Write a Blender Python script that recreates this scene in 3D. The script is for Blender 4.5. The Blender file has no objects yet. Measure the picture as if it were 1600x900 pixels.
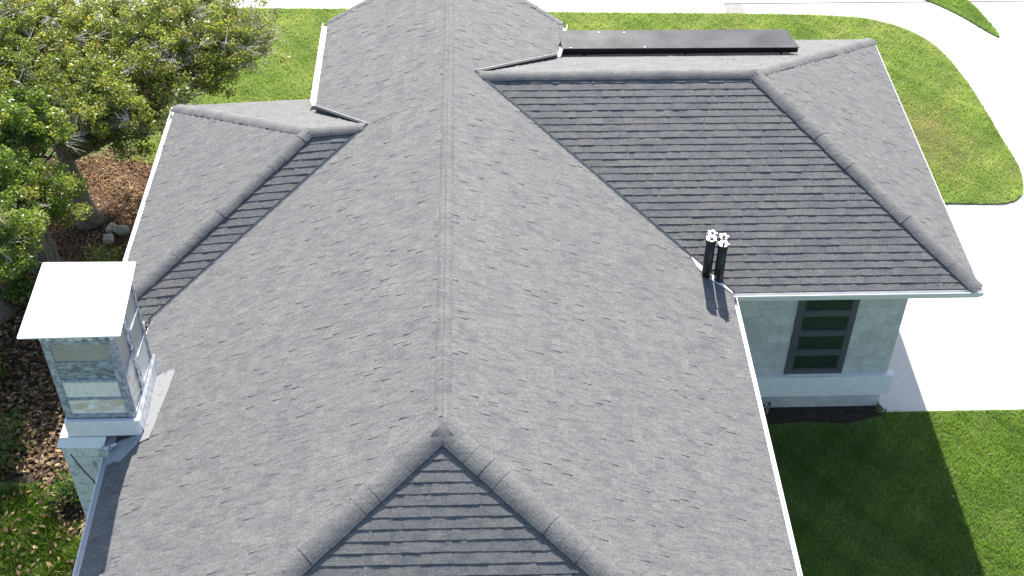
import bpy, bmesh, math, random
import numpy as np
from mathutils import Vector, Matrix

random.seed(7)
rng = np.random.default_rng(7)
SC = bpy.context.scene
COL = SC.collection
R = math.radians

# ------------------------------------------------------------------ camera
H = 5.27                       # height of the main ridge above the ground (ground is z = 0)
CAM = Vector((0.49, -10.55, 11.64 + H))
F_PX = 1940.5
pitch, yaw, roll = R(41.46), R(2.019), R(0.469)
fwd = Vector((math.sin(yaw) * math.cos(pitch), math.cos(yaw) * math.cos(pitch), -math.sin(pitch)))
rgt = Vector((math.cos(yaw), -math.sin(yaw), 0)); up = rgt.cross(fwd)
rgt, up = rgt * math.cos(roll) + up * math.sin(roll), up * math.cos(roll) - rgt * math.sin(roll)
cd = bpy.data.cameras.new("camera"); cam = bpy.data.objects.new("camera", cd); COL.objects.link(cam)
cam.matrix_world = Matrix(((rgt.x, up.x, -fwd.x, CAM.x), (rgt.y, up.y, -fwd.y, CAM.y), (rgt.z, up.z, -fwd.z, CAM.z), (0, 0, 0, 1)))
cd.sensor_width = 36; cd.lens = F_PX / 1600 * 36; cd.clip_end = 2000; cd.clip_start = 0.1
SC.camera = cam

def project(p):
    d = Vector(p) - CAM; z = d.dot(fwd)
    return 800 + F_PX * d.dot(rgt) / z, 450 - F_PX * d.dot(up) / z, z

# ------------------------------------------------------------------ light
SUN_DX, SUN_K = -0.06, 1.18      # metres a shadow moves in x and towards the camera per metre of drop
SUN_EL = math.atan(1 / math.hypot(SUN_DX, SUN_K))
w = bpy.data.worlds.new("World"); SC.world = w; w.use_nodes = True
nt = w.node_tree; bg = nt.nodes["Background"]
sky = nt.nodes.new("ShaderNodeTexSky"); sky.sky_type = 'NISHITA'; sky.sun_disc = False
sky.sun_elevation = SUN_EL; sky.sun_rotation = math.atan2(-SUN_DX, SUN_K)
sky.air_density = 1.0; sky.dust_density = 1.2; sky.ozone_density = 1.0
nt.links.new(sky.outputs[0], bg.inputs[0]); bg.inputs[1].default_value = 0.108
sl = bpy.data.lights.new("sun", 'SUN'); sl.energy = 4.9; sl.angle = R(0.5); sl.color = (1.0, 0.955, 0.89)
so = bpy.data.objects.new("sun", sl); COL.objects.link(so)
so.rotation_euler = Vector((-SUN_DX, SUN_K, 1)).to_track_quat('Z', 'Y').to_euler()
so.location = (0, 20, 30)
SC.view_settings.view_transform = 'Standard'; SC.view_settings.look = 'None'
SC.view_settings.gamma = 1; SC.view_settings.exposure = 1.15

# ------------------------------------------------------------------ materials
def mat(name):
    m = bpy.data.materials.new(name); m.use_nodes = True
    t = m.node_tree; b = t.nodes["Principled BSDF"]
    return m, t, b
def N(t, k, **kw):
    n = t.nodes.new(k)
    for a, v in kw.items(): setattr(n, a, v)
    return n
def noise(t, scale, detail=4, rough=.55, coord=None, dist=0.0):
    n = N(t, "ShaderNodeTexNoise"); n.inputs['Scale'].default_value = scale
    n.inputs['Detail'].default_value = detail; n.inputs['Roughness'].default_value = rough; n.inputs['Distortion'].default_value = dist
    if coord is not None: t.links.new(coord, n.inputs['Vector'])
    return n.outputs['Fac']
def pos(t):
    return N(t, "ShaderNodeNewGeometry").outputs['Position']
def ramp(t, fac, stops):
    r = N(t, "ShaderNodeValToRGB"); e = r.color_ramp.elements
    e[0].position, e[0].color = stops[0][0], (*stops[0][1], 1)
    e[1].position, e[1].color = stops[-1][0], (*stops[-1][1], 1)
    for p, c in stops[1:-1]:
        x = e.new(p); x.color = (*c, 1)
    t.links.new(fac, r.inputs[0]); return r.outputs[0]
def mix(t, fac, a, b, mode='MIX'):
    m = N(t, "ShaderNodeMix", data_type='RGBA', blend_type=mode)
    for i, v in ((0, fac), (6, a), (7, b)):
        if isinstance(v, (int, float)): m.inputs[i].default_value = v
        elif isinstance(v, tuple): m.inputs[i].default_value = (*v, 1)
        else: t.links.new(v, m.inputs[i])
    return m.outputs[2]
def attr(t, name='tone'):
    return N(t, "ShaderNodeAttribute", attribute_name=name).outputs['Fac']
def bump(t, b, h, strength=.3, dist=.01):
    n = N(t, "ShaderNodeBump"); n.inputs['Strength'].default_value = strength; n.inputs['Distance'].default_value = dist
    t.links.new(h, n.inputs['Height']); t.links.new(n.outputs[0], b.inputs['Normal'])
def grey(v): return (v, v, v)

def shingle_mat():
    m, t, b = mat("asphalt_shingle"); p = pos(t)
    tone = attr(t)
    base = ramp(t, tone, [(0, (.113, .113, .115)), (.35, (.131, .130, .130)), (.65, (.144, .142, .138)), (1, (.160, .156, .149))])
    mp = N(t, "ShaderNodeMapping"); mp.inputs['Scale'].default_value = (.8, 1.4, .8); t.links.new(p, mp.inputs[0])
    patch = ramp(t, noise(t, 3.6, 6, .70, mp.outputs[0]), [(.34, (.74, .77, .85)), (.46, (.97, .975, .99)), (.68, (1.15, 1.125, 1.09))])
    c = mix(t, 1.0, base, patch, 'MULTIPLY')
    gr = ramp(t, noise(t, 38, 6, .85, p), [(.30, grey(.40)), (.5, grey(.97)), (.70, grey(1.7))])
    c = mix(t, .9, c, gr, 'MULTIPLY')
    mp2 = N(t, "ShaderNodeMapping"); mp2.inputs['Scale'].default_value = (.35, 1.6, .35); t.links.new(p, mp2.inputs[0])
    c = mix(t, .8, c, ramp(t, noise(t, 17, 4, .75, mp2.outputs[0]), [(.32, grey(.72)), (.5, grey(1.0)), (.68, grey(1.25))]), 'MULTIPLY')
    speck = ramp(t, noise(t, 130, 2, .6, p), [(.60, grey(1.0)), (.72, grey(1.7))])
    c = mix(t, .7, c, speck, 'MULTIPLY')
    t.links.new(c, b.inputs['Base Color'])
    b.inputs['Roughness'].default_value = .82; b.inputs['Specular IOR Level'].default_value = .35
    bump(t, b, noise(t, 70, 4, .8, p), .55, .006)
    return m
def simple(name, col, rough=.6, metal=0., spec=.5, var=.12, scale=6, fine=60, bumpv=.12):
    m, t, b = mat(name); p = pos(t)
    lo = tuple(c * (1 - var) for c in col); hi = tuple(min(1, c * (1 + var)) for c in col)
    c = ramp(t, noise(t, scale, 5, .6, p), [(.3, lo), (.7, hi)])
    f = ramp(t, noise(t, fine, 3, .6, p), [(.3, grey(1 - var * .6)), (.7, grey(1 + var * .4))])
    c = mix(t, 1.0, c, f, 'MULTIPLY')
    t.links.new(c, b.inputs['Base Color']); b.inputs['Roughness'].default_value = rough
    b.inputs['Metallic'].default_value = metal; b.inputs['Specular IOR Level'].default_value = spec
    if bumpv: bump(t, b, noise(t, fine, 3, .6, p), bumpv, .004)
    return m
def mottled(name, a, c_, scale, lo=.45, hi=.55, rough=.5, metal=0, stretch=None):
    m, t, b = mat(name); p = pos(t)
    if stretch:
        mp = N(t, "ShaderNodeMapping"); mp.inputs['Scale'].default_value = stretch; t.links.new(p, mp.inputs[0]); p = mp.outputs[0]
    f = noise(t, scale, 6, .65, p, .4)
    c = ramp(t, f, [(lo, a), (hi, c_)])
    c = mix(t, .35, c, ramp(t, noise(t, scale * 6, 3, .6, p), [(.35, grey(.7)), (.65, grey(1.15))]), 'MULTIPLY')
    t.links.new(c, b.inputs['Base Color']); b.inputs['Roughness'].default_value = rough; b.inputs['Metallic'].default_value = metal
    bump(t, b, f, .2, .004)
    return m
def block_mat():
    m, t, b = mat("painted_block"); p = pos(t)
    c = ramp(t, attr(t), [(0, (.55, .555, .55)), (1, (.63, .635, .62))])
    c = mix(t, 1.0, c, ramp(t, noise(t, 5, 6, .65, p), [(.3, (.80, .80, .78)), (.7, (1.1, 1.1, 1.1))]), 'MULTIPLY')
    c = mix(t, .7, c, ramp(t, noise(t, 55, 4, .7, p), [(.3, grey(.75)), (.65, grey(1.15))]), 'MULTIPLY')
    t.links.new(c, b.inputs['Base Color']); b.inputs['Roughness'].default_value = .85
    bump(t, b, noise(t, 60, 4, .7, p), .5, .006)
    return m
def grass_ground():
    m, t, b = mat("lawn_soil"); p = pos(t)
    c = ramp(t, noise(t, 30, 5, .7, p), [(.25, (.045, .065, .016)), (.5, (.095, .145, .030)), (.75, (.15, .20, .050))])
    t.links.new(c, b.inputs['Base Color']); b.inputs['Roughness'].default_value = .95
    bump(t, b, noise(t, 60, 4, .8, p), .8, .03)
    return m
def leafy(name, stops, trans=.35, rough=.5, patch=None, spec=.4):
    m, t, b = mat(name); p = pos(t)
    c = ramp(t, attr(t), stops)
    if patch:
        c = mix(t, 1.0, c, ramp(t, noise(t, patch, 4, .6, p), [(.3, (.72, .78, .7)), (.7, (1.25, 1.18, 1.1))]), 'MULTIPLY')
    t.links.new(c, b.inputs['Base Color']); b.inputs['Roughness'].default_value = rough; b.inputs['Specular IOR Level'].default_value = spec
    tr = N(t, "ShaderNodeBsdfTranslucent"); t.links.new(mix(t, 1.0, c, (1.3, 1.45, .7), 'MULTIPLY'), tr.inputs[0])
    ms = N(t, "ShaderNodeMixShader"); ms.inputs[0].default_value = trans
    t.links.new(b.outputs[0], ms.inputs[1]); t.links.new(tr.outputs[0], ms.inputs[2])
    t.links.new(ms.outputs[0], t.nodes["Material Output"].inputs[0])
    return m
def glass_mat(name, col, rough=.06):
    m, t, b = mat(name); p = pos(t)
    c = ramp(t, noise(t, 2.5, 3, .5, p), [(.3, tuple(x * .7 for x in col)), (.7, tuple(x * 1.3 for x in col))])
    t.links.new(c, b.inputs['Base Color']); b.inputs['Roughness'].default_value = rough
    b.inputs['IOR'].default_value = 2.3; b.inputs['Specular IOR Level'].default_value = .7; b.inputs['Coat Weight'].default_value = .6; b.inputs['Coat Roughness'].default_value = .03
    return m
def soil_mat(name, stops, scale=14):
    m, t, b = mat(name); p = pos(t)
    c = ramp(t, noise(t, scale, 7, .72, p), stops)
    t.links.new(c, b.inputs['Base Color']); b.inputs['Roughness'].default_value = .95
    bump(t, b, noise(t, scale * 3, 6, .8, p), .9, .04)
    return m

M_SH = shingle_mat()
M_FELT = simple("dark_underlay", (.02, .022, .026), .8)
M_WHITE = simple("white_painted_metal", (.80, .80, .79), .4, var=.05)
M_TRIM = simple("white_masonry_trim", (.83, .83, .82), .6, var=.06)
M_DARK = simple("dark_valley_line", (.020, .022, .026), .5, var=.3)
M_BLOCK = block_mat()
M_MORTAR = simple("mortar", (.56, .56, .55), .9)
M_FRAME = simple("charcoal_window_frame", (.095, .10, .11), .45, var=.08)
M_GLASS = glass_mat("dark_window_glass", (.022, .034, .036))
M_CONC = simple("pale_concrete", (.56, .55, .53), .85, var=.06, scale=1.2, fine=40)
M_JOINT = simple("concrete_joint", (.28, .27, .25), .9)
M_LAWN = grass_ground()
M_GALV = mottled("weathered_galvanised_frame", (.20, .23, .28), (.50, .53, .56), 13, .40, .62, .55)
M_PEEL = mottled("peeling_painted_header", (.16, .19, .24), (.72, .74, .76), 14, .44, .56, .6)
M_PANE = [mottled("faded_beige_panel", (.33, .32, .29), (.42, .41, .38), 5, .3, .7, .35),
          mottled("mottled_grey_panel", (.14, .17, .17), (.42, .48, .54), 7, .42, .6, .4, stretch=(1, 1, 3)),  # dark grey mottled with paler blue-grey, stretched pattern
          mottled("cream_panel", (.78, .77, .70), (.92, .91, .85), 4, .3, .7, .35),
          mottled("cream_stained_panel", (.66, .58, .44), (.95, .94, .90), 4, .4, .6, .35, stretch=(1, 1, 2))]
M_CAP = simple("white_chimney_cap", (.84, .84, .83), .5, var=.03)
M_STACK = mottled("peeling_white_block_paint", (.36, .38, .40), (.68, .70, .70), 7, .36, .48, .8)
M_MASTIC = mottled("white_roof_mastic", (.10, .11, .12), (.28, .285, .29), 13, .34, .40, .6)
M_BLACK = simple("black_pipe", (.012, .013, .015), .38, var=.2)
M_STEEL = simple("bright_cap_metal", (.36, .36, .37), .38, metal=.6, var=.35)
def slab_mat():
    m, t, b = mat("black_glossy_membrane"); p = pos(t)
    c = ramp(t, noise(t, 1.6, 4, .5, p), [(.35, (.030, .032, .038)), (.65, (.075, .078, .085))])
    t.links.new(c, b.inputs['Base Color'])
    r = N(t, "ShaderNodeMapRange"); t.links.new(noise(t, 1.3, 3, .5, p), r.inputs[0])
    r.inputs[1].default_value = .35; r.inputs[2].default_value = .65; r.inputs[3].default_value = .05; r.inputs[4].default_value = .11
    t.links.new(r.outputs[0], b.inputs['Roughness']); b.inputs['Specular IOR Level'].default_value = .35
    return m
M_SLAB = slab_mat()
M_GRASS = leafy("grass_blade", [(0, (.12, .205, .042)), (.45, (.225, .335, .095)), (.8, (.32, .415, .165)), (1, (.45, .46, .28))], .36, .55, .9)
M_DRYG = leafy("dry_grass_blade", [(0, (.22, .25, .10)), (.4, (.38, .34, .19)), (1, (.56, .47, .32))], .3, .6, 1.5)
M_LEAF = leafy("tree_leaf", [(0, (.08, .115, .03)), (.35, (.20, .235, .065)), (.65, (.30, .32, .095)), (.86, (.40, .39, .13)), (.95, (.42, .33, .09)), (1, (.42, .18, .06))], .48, .38, 1.1, .6)
M_LEAF2 = leafy("bright_tree_leaf", [(0, (.075, .13, .03)), (.4, (.18, .245, .055)), (.75, (.28, .33, .085)), (.93, (.34, .34, .10)), (1, (.44, .36, .12))], .48, .38, 1.1, .6)
M_WEED = leafy("weed_leaf", [(0, (.03, .065, .015)), (.5, (.10, .17, .03)), (1, (.24, .30, .09))], .38, .5, 2)
M_LITTER = leafy("fallen_leaf", [(0, (.045, .022, .012)), (.4, (.13, .07, .035)), (.75, (.27, .17, .09)), (1, (.50, .38, .22))], .12, .7, 3)
M_STRAW = leafy("mulch_straw", [(0, (.07, .035, .018)), (.4, (.20, .10, .045)), (.75, (.36, .23, .12)), (1, (.64, .50, .32))], .1, .8, 3)
M_BARK = mottled("grey_brown_bark", (.13, .105, .08), (.29, .25, .20), 7, .35, .65, .9, stretch=(3, 3, .6))
M_TWIG = simple("pale_bare_twig", (.44, .40, .33), .8, var=.25)
M_MULCH = soil_mat("red_brown_mulch", [(.25, (.05, .022, .012)), (.5, (.12, .060, .030)), (.75, (.26, .16, .09))])
M_BED = soil_mat("dark_leafy_soil", [(.3, (.016, .012, .009)), (.55, (.05, .034, .022)), (.8, (.12, .08, .05))], 9)
M_CHAR = soil_mat("black_soil", [(.3, (.006, .006, .006)), (.7, (.03, .028, .025))], 20)
M_ROCK = mottled("pale_rock", (.30, .27, .22), (.50, .46, .39), 8, .35, .65, .9)

# ------------------------------------------------------------------ object helpers
def link(name, me, m, parent=None):
    o = bpy.data.objects.new(name, me); COL.objects.link(o)
    if m is not None:
        for x in (m if isinstance(m, (list, tuple)) else [m]): me.materials.append(x)
    if parent is not None: o.parent = parent
    return o
def tag(o, label=None, cat=None, group=None, kind=None):
    for k, v in (('label', label), ('category', cat), ('group', group), ('kind', kind)):
        if v: o[k] = v
    return o
def empty(name, loc=(0, 0, 0)):
    o = bpy.data.objects.new(name, None); COL.objects.link(o); o.location = loc; return o
def mesh(name, vs, fs, tones=None):
    me = bpy.data.meshes.new(name); me.from_pydata([tuple(v) for v in vs], [], fs)
    if tones is not None:
        a = me.attributes.new("tone", 'FLOAT', 'FACE'); a.data.foreach_set('value', tones)
    return me
class MB:
    def __init__(s): s.v = []; s.f = []; s.t = []
    def add(s, vs, fs, tone=.5):
        o = len(s.v); s.v += [tuple(v) for v in vs]; s.f += [tuple(i + o for i in f) for f in fs]; s.t += [tone] * len(fs)
    def box(s, x0, y0, z0, x1, y1, z1, tone=.5):
        s.add([(x0, y0, z0), (x1, y0, z0), (x1, y1, z0), (x0, y1, z0), (x0, y0, z1), (x1, y0, z1), (x1, y1, z1), (x0, y1, z1)],
              [(0, 3, 2, 1), (4, 5, 6, 7), (0, 1, 5, 4), (1, 2, 6, 5), (2, 3, 7, 6), (3, 0, 4, 7)], tone)
    def prism(s, poly, z0, z1, tone=.5):
        n = len(poly)
        vs = [(x, y, z0) for x, y in poly] + [(x, y, z1) for x, y in poly]
        s.add(vs, [tuple(range(n, 2 * n)), tuple(reversed(range(n)))] + [(i, (i + 1) % n, n + (i + 1) % n, n + i) for i in range(n)], tone)
    def tube(s, pts, rad, sides=8, tone=.5, caps=True):
        rings = []
        for i, p in enumerate(pts):
            p = Vector(p); a = Vector(pts[max(0, i - 1)]); b = Vector(pts[min(len(pts) - 1, i + 1)])
            d = (b - a).normalized(); x = d.orthogonal().normalized() if abs(d.z) < .9 else Vector((1, 0, 0)); x = (x - d * x.dot(d)).normalized(); y = d.cross(x)
            r = rad[i] if isinstance(rad, (list, tuple)) else rad
            rings.append([p + (x * math.cos(2 * math.pi * k / sides) + y * math.sin(2 * math.pi * k / sides)) * r for k in range(sides)])
        vs = [v for r_ in rings for v in r_]; fs = []
        for i in range(len(pts) - 1):
            for k in range(sides):
                a = i * sides + k; b = i * sides + (k + 1) % sides
                fs.append((a, b, b + sides, a + sides))
        if caps: fs += [tuple(reversed(range(sides))), tuple(range(len(vs) - sides, len(vs)))]
        s.add(vs, fs, tone)
    def build(s, name, m, parent=None, smooth=False):
        me = mesh(name, s.v, s.f, s.t)
        if smooth: me.polygons.foreach_set('use_smooth', [True] * len(me.polygons))
        return link(name, me, m, parent)
def bevel(o, wd=.01, seg=2):
    b = o.modifiers.new("bevel", 'BEVEL'); b.width = wd; b.segments = seg; b.limit_method = 'ANGLE'; return o

# ------------------------------------------------------------------ ground, lawns, concrete
g = MB(); g.prism([(-400, -300), (400, -300), (400, 700), (-400, 700)], -.6, 0)
ground = tag(g.build("ground", M_LAWN), kind='structure')
BASEZ = .004
def sheet(name, poly, z, m, kind='structure', drop=.6):
    b = MB(); b.prism(poly, z - .02, z); return tag(b.build(name, m), kind=kind)
sheet("concrete_base", [(7.9, 4.93), (60, 4.93), (60, 60), (-60, 60), (-60, 19.4), (7.9, 19.4)], .006, M_JOINT)
drive = MB(); drive.box(7.95, 4.95, .006, 7.96, 4.96, .007); drive = drive.build("driveway", M_CONC); tag(drive, kind='structure')
xs = [7.9, 10.84, 14.9, 19, 24, 32, 60]; ys = [4.93, 8.3, 11.9, 14.6, 17.68, 20.3]
gj = .006
for i in range(len(xs) - 1):
    for j in range(len(ys) - 1):
        b = MB(); b.prism([(xs[i] + gj, ys[j] + gj), (xs[i + 1] - gj, ys[j] + gj), (xs[i + 1] - gj, ys[j + 1] - gj), (xs[i] + gj, ys[j + 1] - gj)], .004, .022)
        b.build("concrete_slab", M_CONC, drive)
road = MB(); road.box(-59.9, 22.9, .004, -59.8, 23, .007); road = tag(road.build("sidewalk", M_CONC), kind='structure')
sx = [-60, -40, -28, -20, -14, -9.5, -5.2, -1, 3.2, 7.4, 11.2, 15.1, 19.3, 25, 34, 60]
for i in range(len(sx) - 1):
    for y0, y1 in ((19.4 if sx[i + 1] < 7.8 else 20.36, 23.2), (23.2, 30), (30, 60)):
        b = MB(); b.prism([(sx[i] + gj, y0 + gj), (sx[i + 1] - gj, y0 + gj), (sx[i + 1] - gj, y1 - gj), (sx[i] + gj, y1 - gj)], .004, .022)
        b.build("concrete_slab", M_CONC, road)
island = [(-3, 12.0), (8.5, 12.0), (8.6, 11.2), (10.98, 11.16), (12.11, 11.10), (12.51, 11.2), (12.8, 11.5), (12.95, 12.0), (13.05, 12.5), (13.0, 13.7), (13.0, 15.2),
          (12.93, 16.4), (12.8, 17.4), (12.55, 18.2), (12.1, 18.85), (11.5, 19.25), (10.9, 19.5), (9.2, 19.68), (6, 19.8), (2.7, 19.9), (-3, 20.2), (-8, 20.36), (-14, 20.36), (-14, 13.3), (-9, 13.5), (-6.5, 12.9), (-5.0, 12.6), (-3, 12.2)]
def smooth_poly(p, it=1, tail=0):
    for _ in range(it):
        q = []
        for i in range(len(p)):
            a, b = p[i], p[(i + 1) % len(p)]
            q += [(a[0] * .75 + b[0] * .25, a[1] * .75 + b[1] * .25), (a[0] * .25 + b[0] * .75, a[1] * .25 + b[1] * .75)]
        p = q
    return p
island_s = smooth_poly(island, 2)
sheet("back_lawn", island_s, .045, M_LAWN)
verge = smooth_poly([(12.0, 21.6), (13.15, 20.36), (13.5, 19.95), (13.85, 19.45), (14.42, 18.35), (14.55, 18.4), (14.45, 19.4), (14.3, 20.4), (13.6, 21.9)], 2)
sheet("verge_lawn", verge, .045, M_LAWN)
near_lawn = [(3.9, -12), (60, -12), (60, 4.90), (7.95, 4.92), (3.9, 5.0)]
sheet("near_lawn", near_lawn, .026, M_LAWN)
bed = [(-14, 4.6), (-9.6, 3.3), (-7.4, 3.9), (-6.6, 2.6), (-5.2, 2.5), (-5.2, 12.9), (-6.3, 13.6), (-9, 14.2), (-14, 14.0)]
sheet("leaf_bed", smooth_poly(bed, 2), .008, M_BED)
mulch = [(-9.2, 8.6), (-6.2, 8.2), (-5.2, 9.2), (-5.0, 12.6), (-6.3, 13.5), (-9.5, 13.8), (-10.3, 11)]
sheet("mulch_bed", smooth_poly(mulch, 2), .03, M_MULCH)
soil = [(4.6, 4.62), (5.6, 4.66), (6.4, 4.72), (7.2, 4.66), (7.9, 4.86), (7.95, 5.02), (7.9, 5.12), (4.6, 5.12)]
sheet("soil_strip", soil, .034, M_BED)

def inside(px, py, poly):
    res = np.zeros(len(px), bool); n = len(poly); j = n - 1
    for i in range(n):
        xi, yi = poly[i]; xj, yj = poly[j]
        c = ((yi > py) != (yj > py)) & (px < (xj - xi) * (py - yi) / ((yj - yi) + 1e-12) + xi)
        res ^= c; j = i
    return res
def scatter(poly, x0, x1, y0, y1, dens):
    n = int((x1 - x0) * (y1 - y0) * dens)
    x = rng.uniform(x0, x1, n); y = rng.uniform(y0, y1, n); k = inside(x, y, poly)
    return x[k], y[k]
def vnoise(x, y, s, seed):
    a = np.sin(x * s * 1.3 + seed) * np.cos(y * s * 1.1 + seed * 2.1) + .6 * np.sin(x * s * 2.7 + y * s * 2.1 + seed * 3.3) + .4 * np.cos(x * s * 5.1 - y * s * 4.3 + seed)
    return a / 2
def tri_mesh(name, P, nv, tone, m):
    n = len(P) // nv
    me = bpy.data.meshes.new(name); me.vertices.add(len(P)); me.vertices.foreach_set('co', P.astype(np.float32).ravel())
    me.loops.add(len(P)); me.loops.foreach_set('vertex_index', np.arange(len(P), dtype=np.int32))
    me.polygons.add(n); me.polygons.foreach_set('loop_start', np.arange(0, len(P), nv, dtype=np.int32))
    a = me.attributes.new("tone", 'FLOAT', 'FACE'); a.data.foreach_set('value', tone.astype(np.float32))
    me.update(calc_edges=True); me.validate()
    return link(name, me, m)
def blades(name, x, y, z, m, hmin=.035, hmax=.075, wid=.008, tone=None, lean=.6):
    n = len(x); a = rng.uniform(0, 2 * np.pi, n); h = rng.uniform(hmin, hmax, n) * (1 + .35 * vnoise(x, y, 4, 1.0)); l = rng.uniform(.1, lean, n) * h; b = rng.uniform(0, 2 * np.pi, n)
    wd = wid * rng.uniform(.7, 1.3, n)
    P = np.zeros((n, 3, 3)); zz = np.full(n, z)
    P[:, 0] = np.stack([x - np.cos(a) * wd, y - np.sin(a) * wd, zz], 1); P[:, 1] = np.stack([x + np.cos(a) * wd, y + np.sin(a) * wd, zz], 1)
    P[:, 2] = np.stack([x + np.cos(b) * l, y + np.sin(b) * l, zz + h], 1)
    if tone is None: tone = np.clip(.42 + .22 * vnoise(x, y, 1.6, 3) + .16 * vnoise(x, y, 7, 5) + rng.normal(0, .2, n), 0, 1)
    return tri_mesh(name, P.reshape(-1, 3), 3, tone, m)

x, y = scatter(near_lawn, 4.5, 15.0, -2.0, 4.92, 4600)
k = ~((y > 4.60 + .07 * vnoise(x, y * 0, 6, 1.) + rng.normal(0, .06, len(x))) & (x < 7.9)); x, y = x[k], y[k]
o = blades("grass", x, y, .02, M_GRASS); tag(o, "short bright green lawn grass in front of the garage window", "grass", kind='stuff')
x, y = scatter(island_s, -7.5, 13.1, 11.1, 20.3, 3000)
dry = np.clip(1.30 - np.hypot((x - 11.2) / 1.15, (y - 13.6) / 1.7) + .35 * vnoise(x, y, 3, 2), 0, 1)
tn = np.clip(.52 + .16 * vnoise(x, y, 1.2, 3) + .12 * vnoise(x, y, 6, 5) + rng.normal(0, .18, len(x)), 0, 1)
isdry = rng.uniform(0, 1, len(x)) < dry * 1.0
o = blades("grass", x[~isdry], y[~isdry], .04, M_GRASS, tone=np.clip(tn[~isdry] + .34, 0, 1), wid=.010); tag(o, "yellow green lawn grass curving round the driveway behind the house", "grass", kind='stuff')
o = blades("dry_grass", x[isdry], y[isdry], .04, M_DRYG, .02, .05, .010, tone=np.clip(tn[isdry] + .15, 0, 1)); tag(o, "dry brown patch of lawn beside the right eave", "grass", kind='stuff')
x, y = scatter(verge, 12, 15, 18, 22, 2500)
o = blades("grass", x, y, .04, M_GRASS, tone=np.clip(rng.normal(.6, .2, len(x)), 0, 1), wid=.010); tag(o, "narrow wedge of lawn between the pavements at top right", "grass", kind='stuff')
wl = [(-12, -3), (-4.9, -3), (-4.9, 2.6), (-6.6, 2.7), (-7.2, 3.6), (-9, 3.2), (-12, 4)]
x, y = scatter(wl, -9, -4.9, -.5, 4, 3800)
k = vnoise(x, y, 2.2, 9) > -.42; x, y = x[k], y[k]
o = blades("weedy_grass", x, y, 0, M_WEED, .05, .16, .011, lean=1.1, tone=np.clip(.45 + .3 * vnoise(x, y, 3, 4) + rng.normal(0, .25, len(x)), 0, 1)); tag(o, "rough tufted weedy grass below the left gutter", "grass", kind='stuff')

def quads(name, c, size, tone, m, flat=0.0, aspect=.45, fold=True):
    """leaf shaped rhombs with a point at each end"""
    n = len(c)
    d = rng.normal(0, 1, (n, 3)); d[:, 2] *= (1 - flat); d /= np.linalg.norm(d, axis=1)[:, None]
    e = rng.normal(0, 1, (n, 3)); e[:, 2] *= (1 - flat); e -= d * (e * d).sum(1)[:, None]; e /= np.linalg.norm(e, axis=1)[:, None]
    s = (size * rng.uniform(.7, 1.3, n))[:, None]
    P = np.zeros((n, 4, 3)); P[:, 0] = c - d * s / 2; P[:, 1] = c + e * s * aspect / 2; P[:, 2] = c + d * s / 2; P[:, 3] = c - e * s * aspect / 2
    return tri_mesh(name, P.reshape(-1, 3), 4, tone, m)
# fallen leaves and mulch
x, y = scatter(wl, -9, -5.0, .5, 4, 60)
o = quads("fallen_leaves", np.stack([x, y, rng.uniform(.05, .12, len(x))], 1), .11, np.clip(rng.normal(.5, .28, len(x)), 0, 1), M_LITTER, .6, .55); tag(o, "few brown leaves caught in the rough grass at bottom left", "leaf litter", kind='stuff')
x, y = scatter(bed, -11, -5.0, 2.4, 10, 340)
c = np.stack([x, y, rng.uniform(.015, .06, len(x))], 1)
o = quads("fallen_leaves", c, .12, np.clip(rng.normal(.5, .28, len(x)), 0, 1), M_LITTER, .75, .55); tag(o, "brown dry leaves lying thick on dark soil left of the chimney", "leaf litter", kind='stuff')
x, y = scatter(mulch, -10.5, -5.0, 8, 13.8, 1500)
c = np.stack([x, y, rng.uniform(.032, .07, len(x))], 1)
k = (vnoise(x, y, 1.6, 2.2) + rng.normal(0, .5, len(x))) > -.3
tn = np.clip(.45 + .3 * vnoise(x, y, 2.3, 6) + rng.normal(0, .25, len(x)), 0, 1)
o = quads("mulch_litter", c[k], .085, tn[k], M_STRAW, .8, .25); tag(o, "red brown straw and bark mulch under the trees", "mulch", kind='stuff')
x, y = scatter(near_lawn, 8.3, 11, .5, 4.6, .7)
c = np.stack([x, y, np.full(len(x), .075)], 1)
o = quads("fallen_petals", c, .07, np.full(len(x), 1.), M_TWIG, .8, .5); tag(o, "few pale scraps scattered over the sunny lawn", "litter", kind='stuff')

# ------------------------------------------------------------------ the house
HZ = lambda p: Vector((p[0], p[1], p[2] + H))
house = empty("house", (0, 4, 0))
tag(house, "single storey white block house under a grey hipped shingle roof", "house")
INV = Matrix.Translation(-house.location)
def hpart(o):
    o.parent = house; o.matrix_parent_inverse = INV; return o
def hsub(o, par):
    o.parent = par; return o     # parts have identity world matrices, so children need no offset

S = .426
def mr(x, y): return HZ((x, y, -S * x))
def ml(x, y): return HZ((x, y, S * x))
FS = S / .828
ZE, ZW, ZL = -1.98, -.22, -.61
APX = HZ((0, 0, 0))
fr = HZ((4.585, -3.80, -S * 4.585)); fl = HZ((-4.74, -3.925, -S * 4.74))
wr0, wra = HZ((.50, 8.67, ZW)), HZ((5.49, 8.65, ZW))
wrc, wrb = HZ((8.79, 4.66, ZE)), HZ((9.00, 12.73, ZE))
wri = HZ((4.70, 4.66, ZE)); wrbl = HZ((2.2, 12.73, ZE))
lw0, lwa = HZ((-1.44, 7.64, ZL)), HZ((-2.40, 7.52, ZL))
lwc, lwb = HZ((-5.46, 4.10, ZE)), HZ((-5.36, 10.10, -1.76))
lwi = HZ((-4.84, 4.27, -.426 * 4.84)); lwbl = HZ((-2.2, 10.07, -1.76))
def on_plane(a, b, c, x, y):
    n = (b - a).cross(c - a); return Vector((x, y, a.z - (n.x * (x - a.x) + n.y * (y - a.y)) / n.z))
WBx = on_plane(wra, wrb, wr0, 1.5, 10.45); WBl = on_plane(wra, wrb, wr0, 1.5, 12.73)
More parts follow.
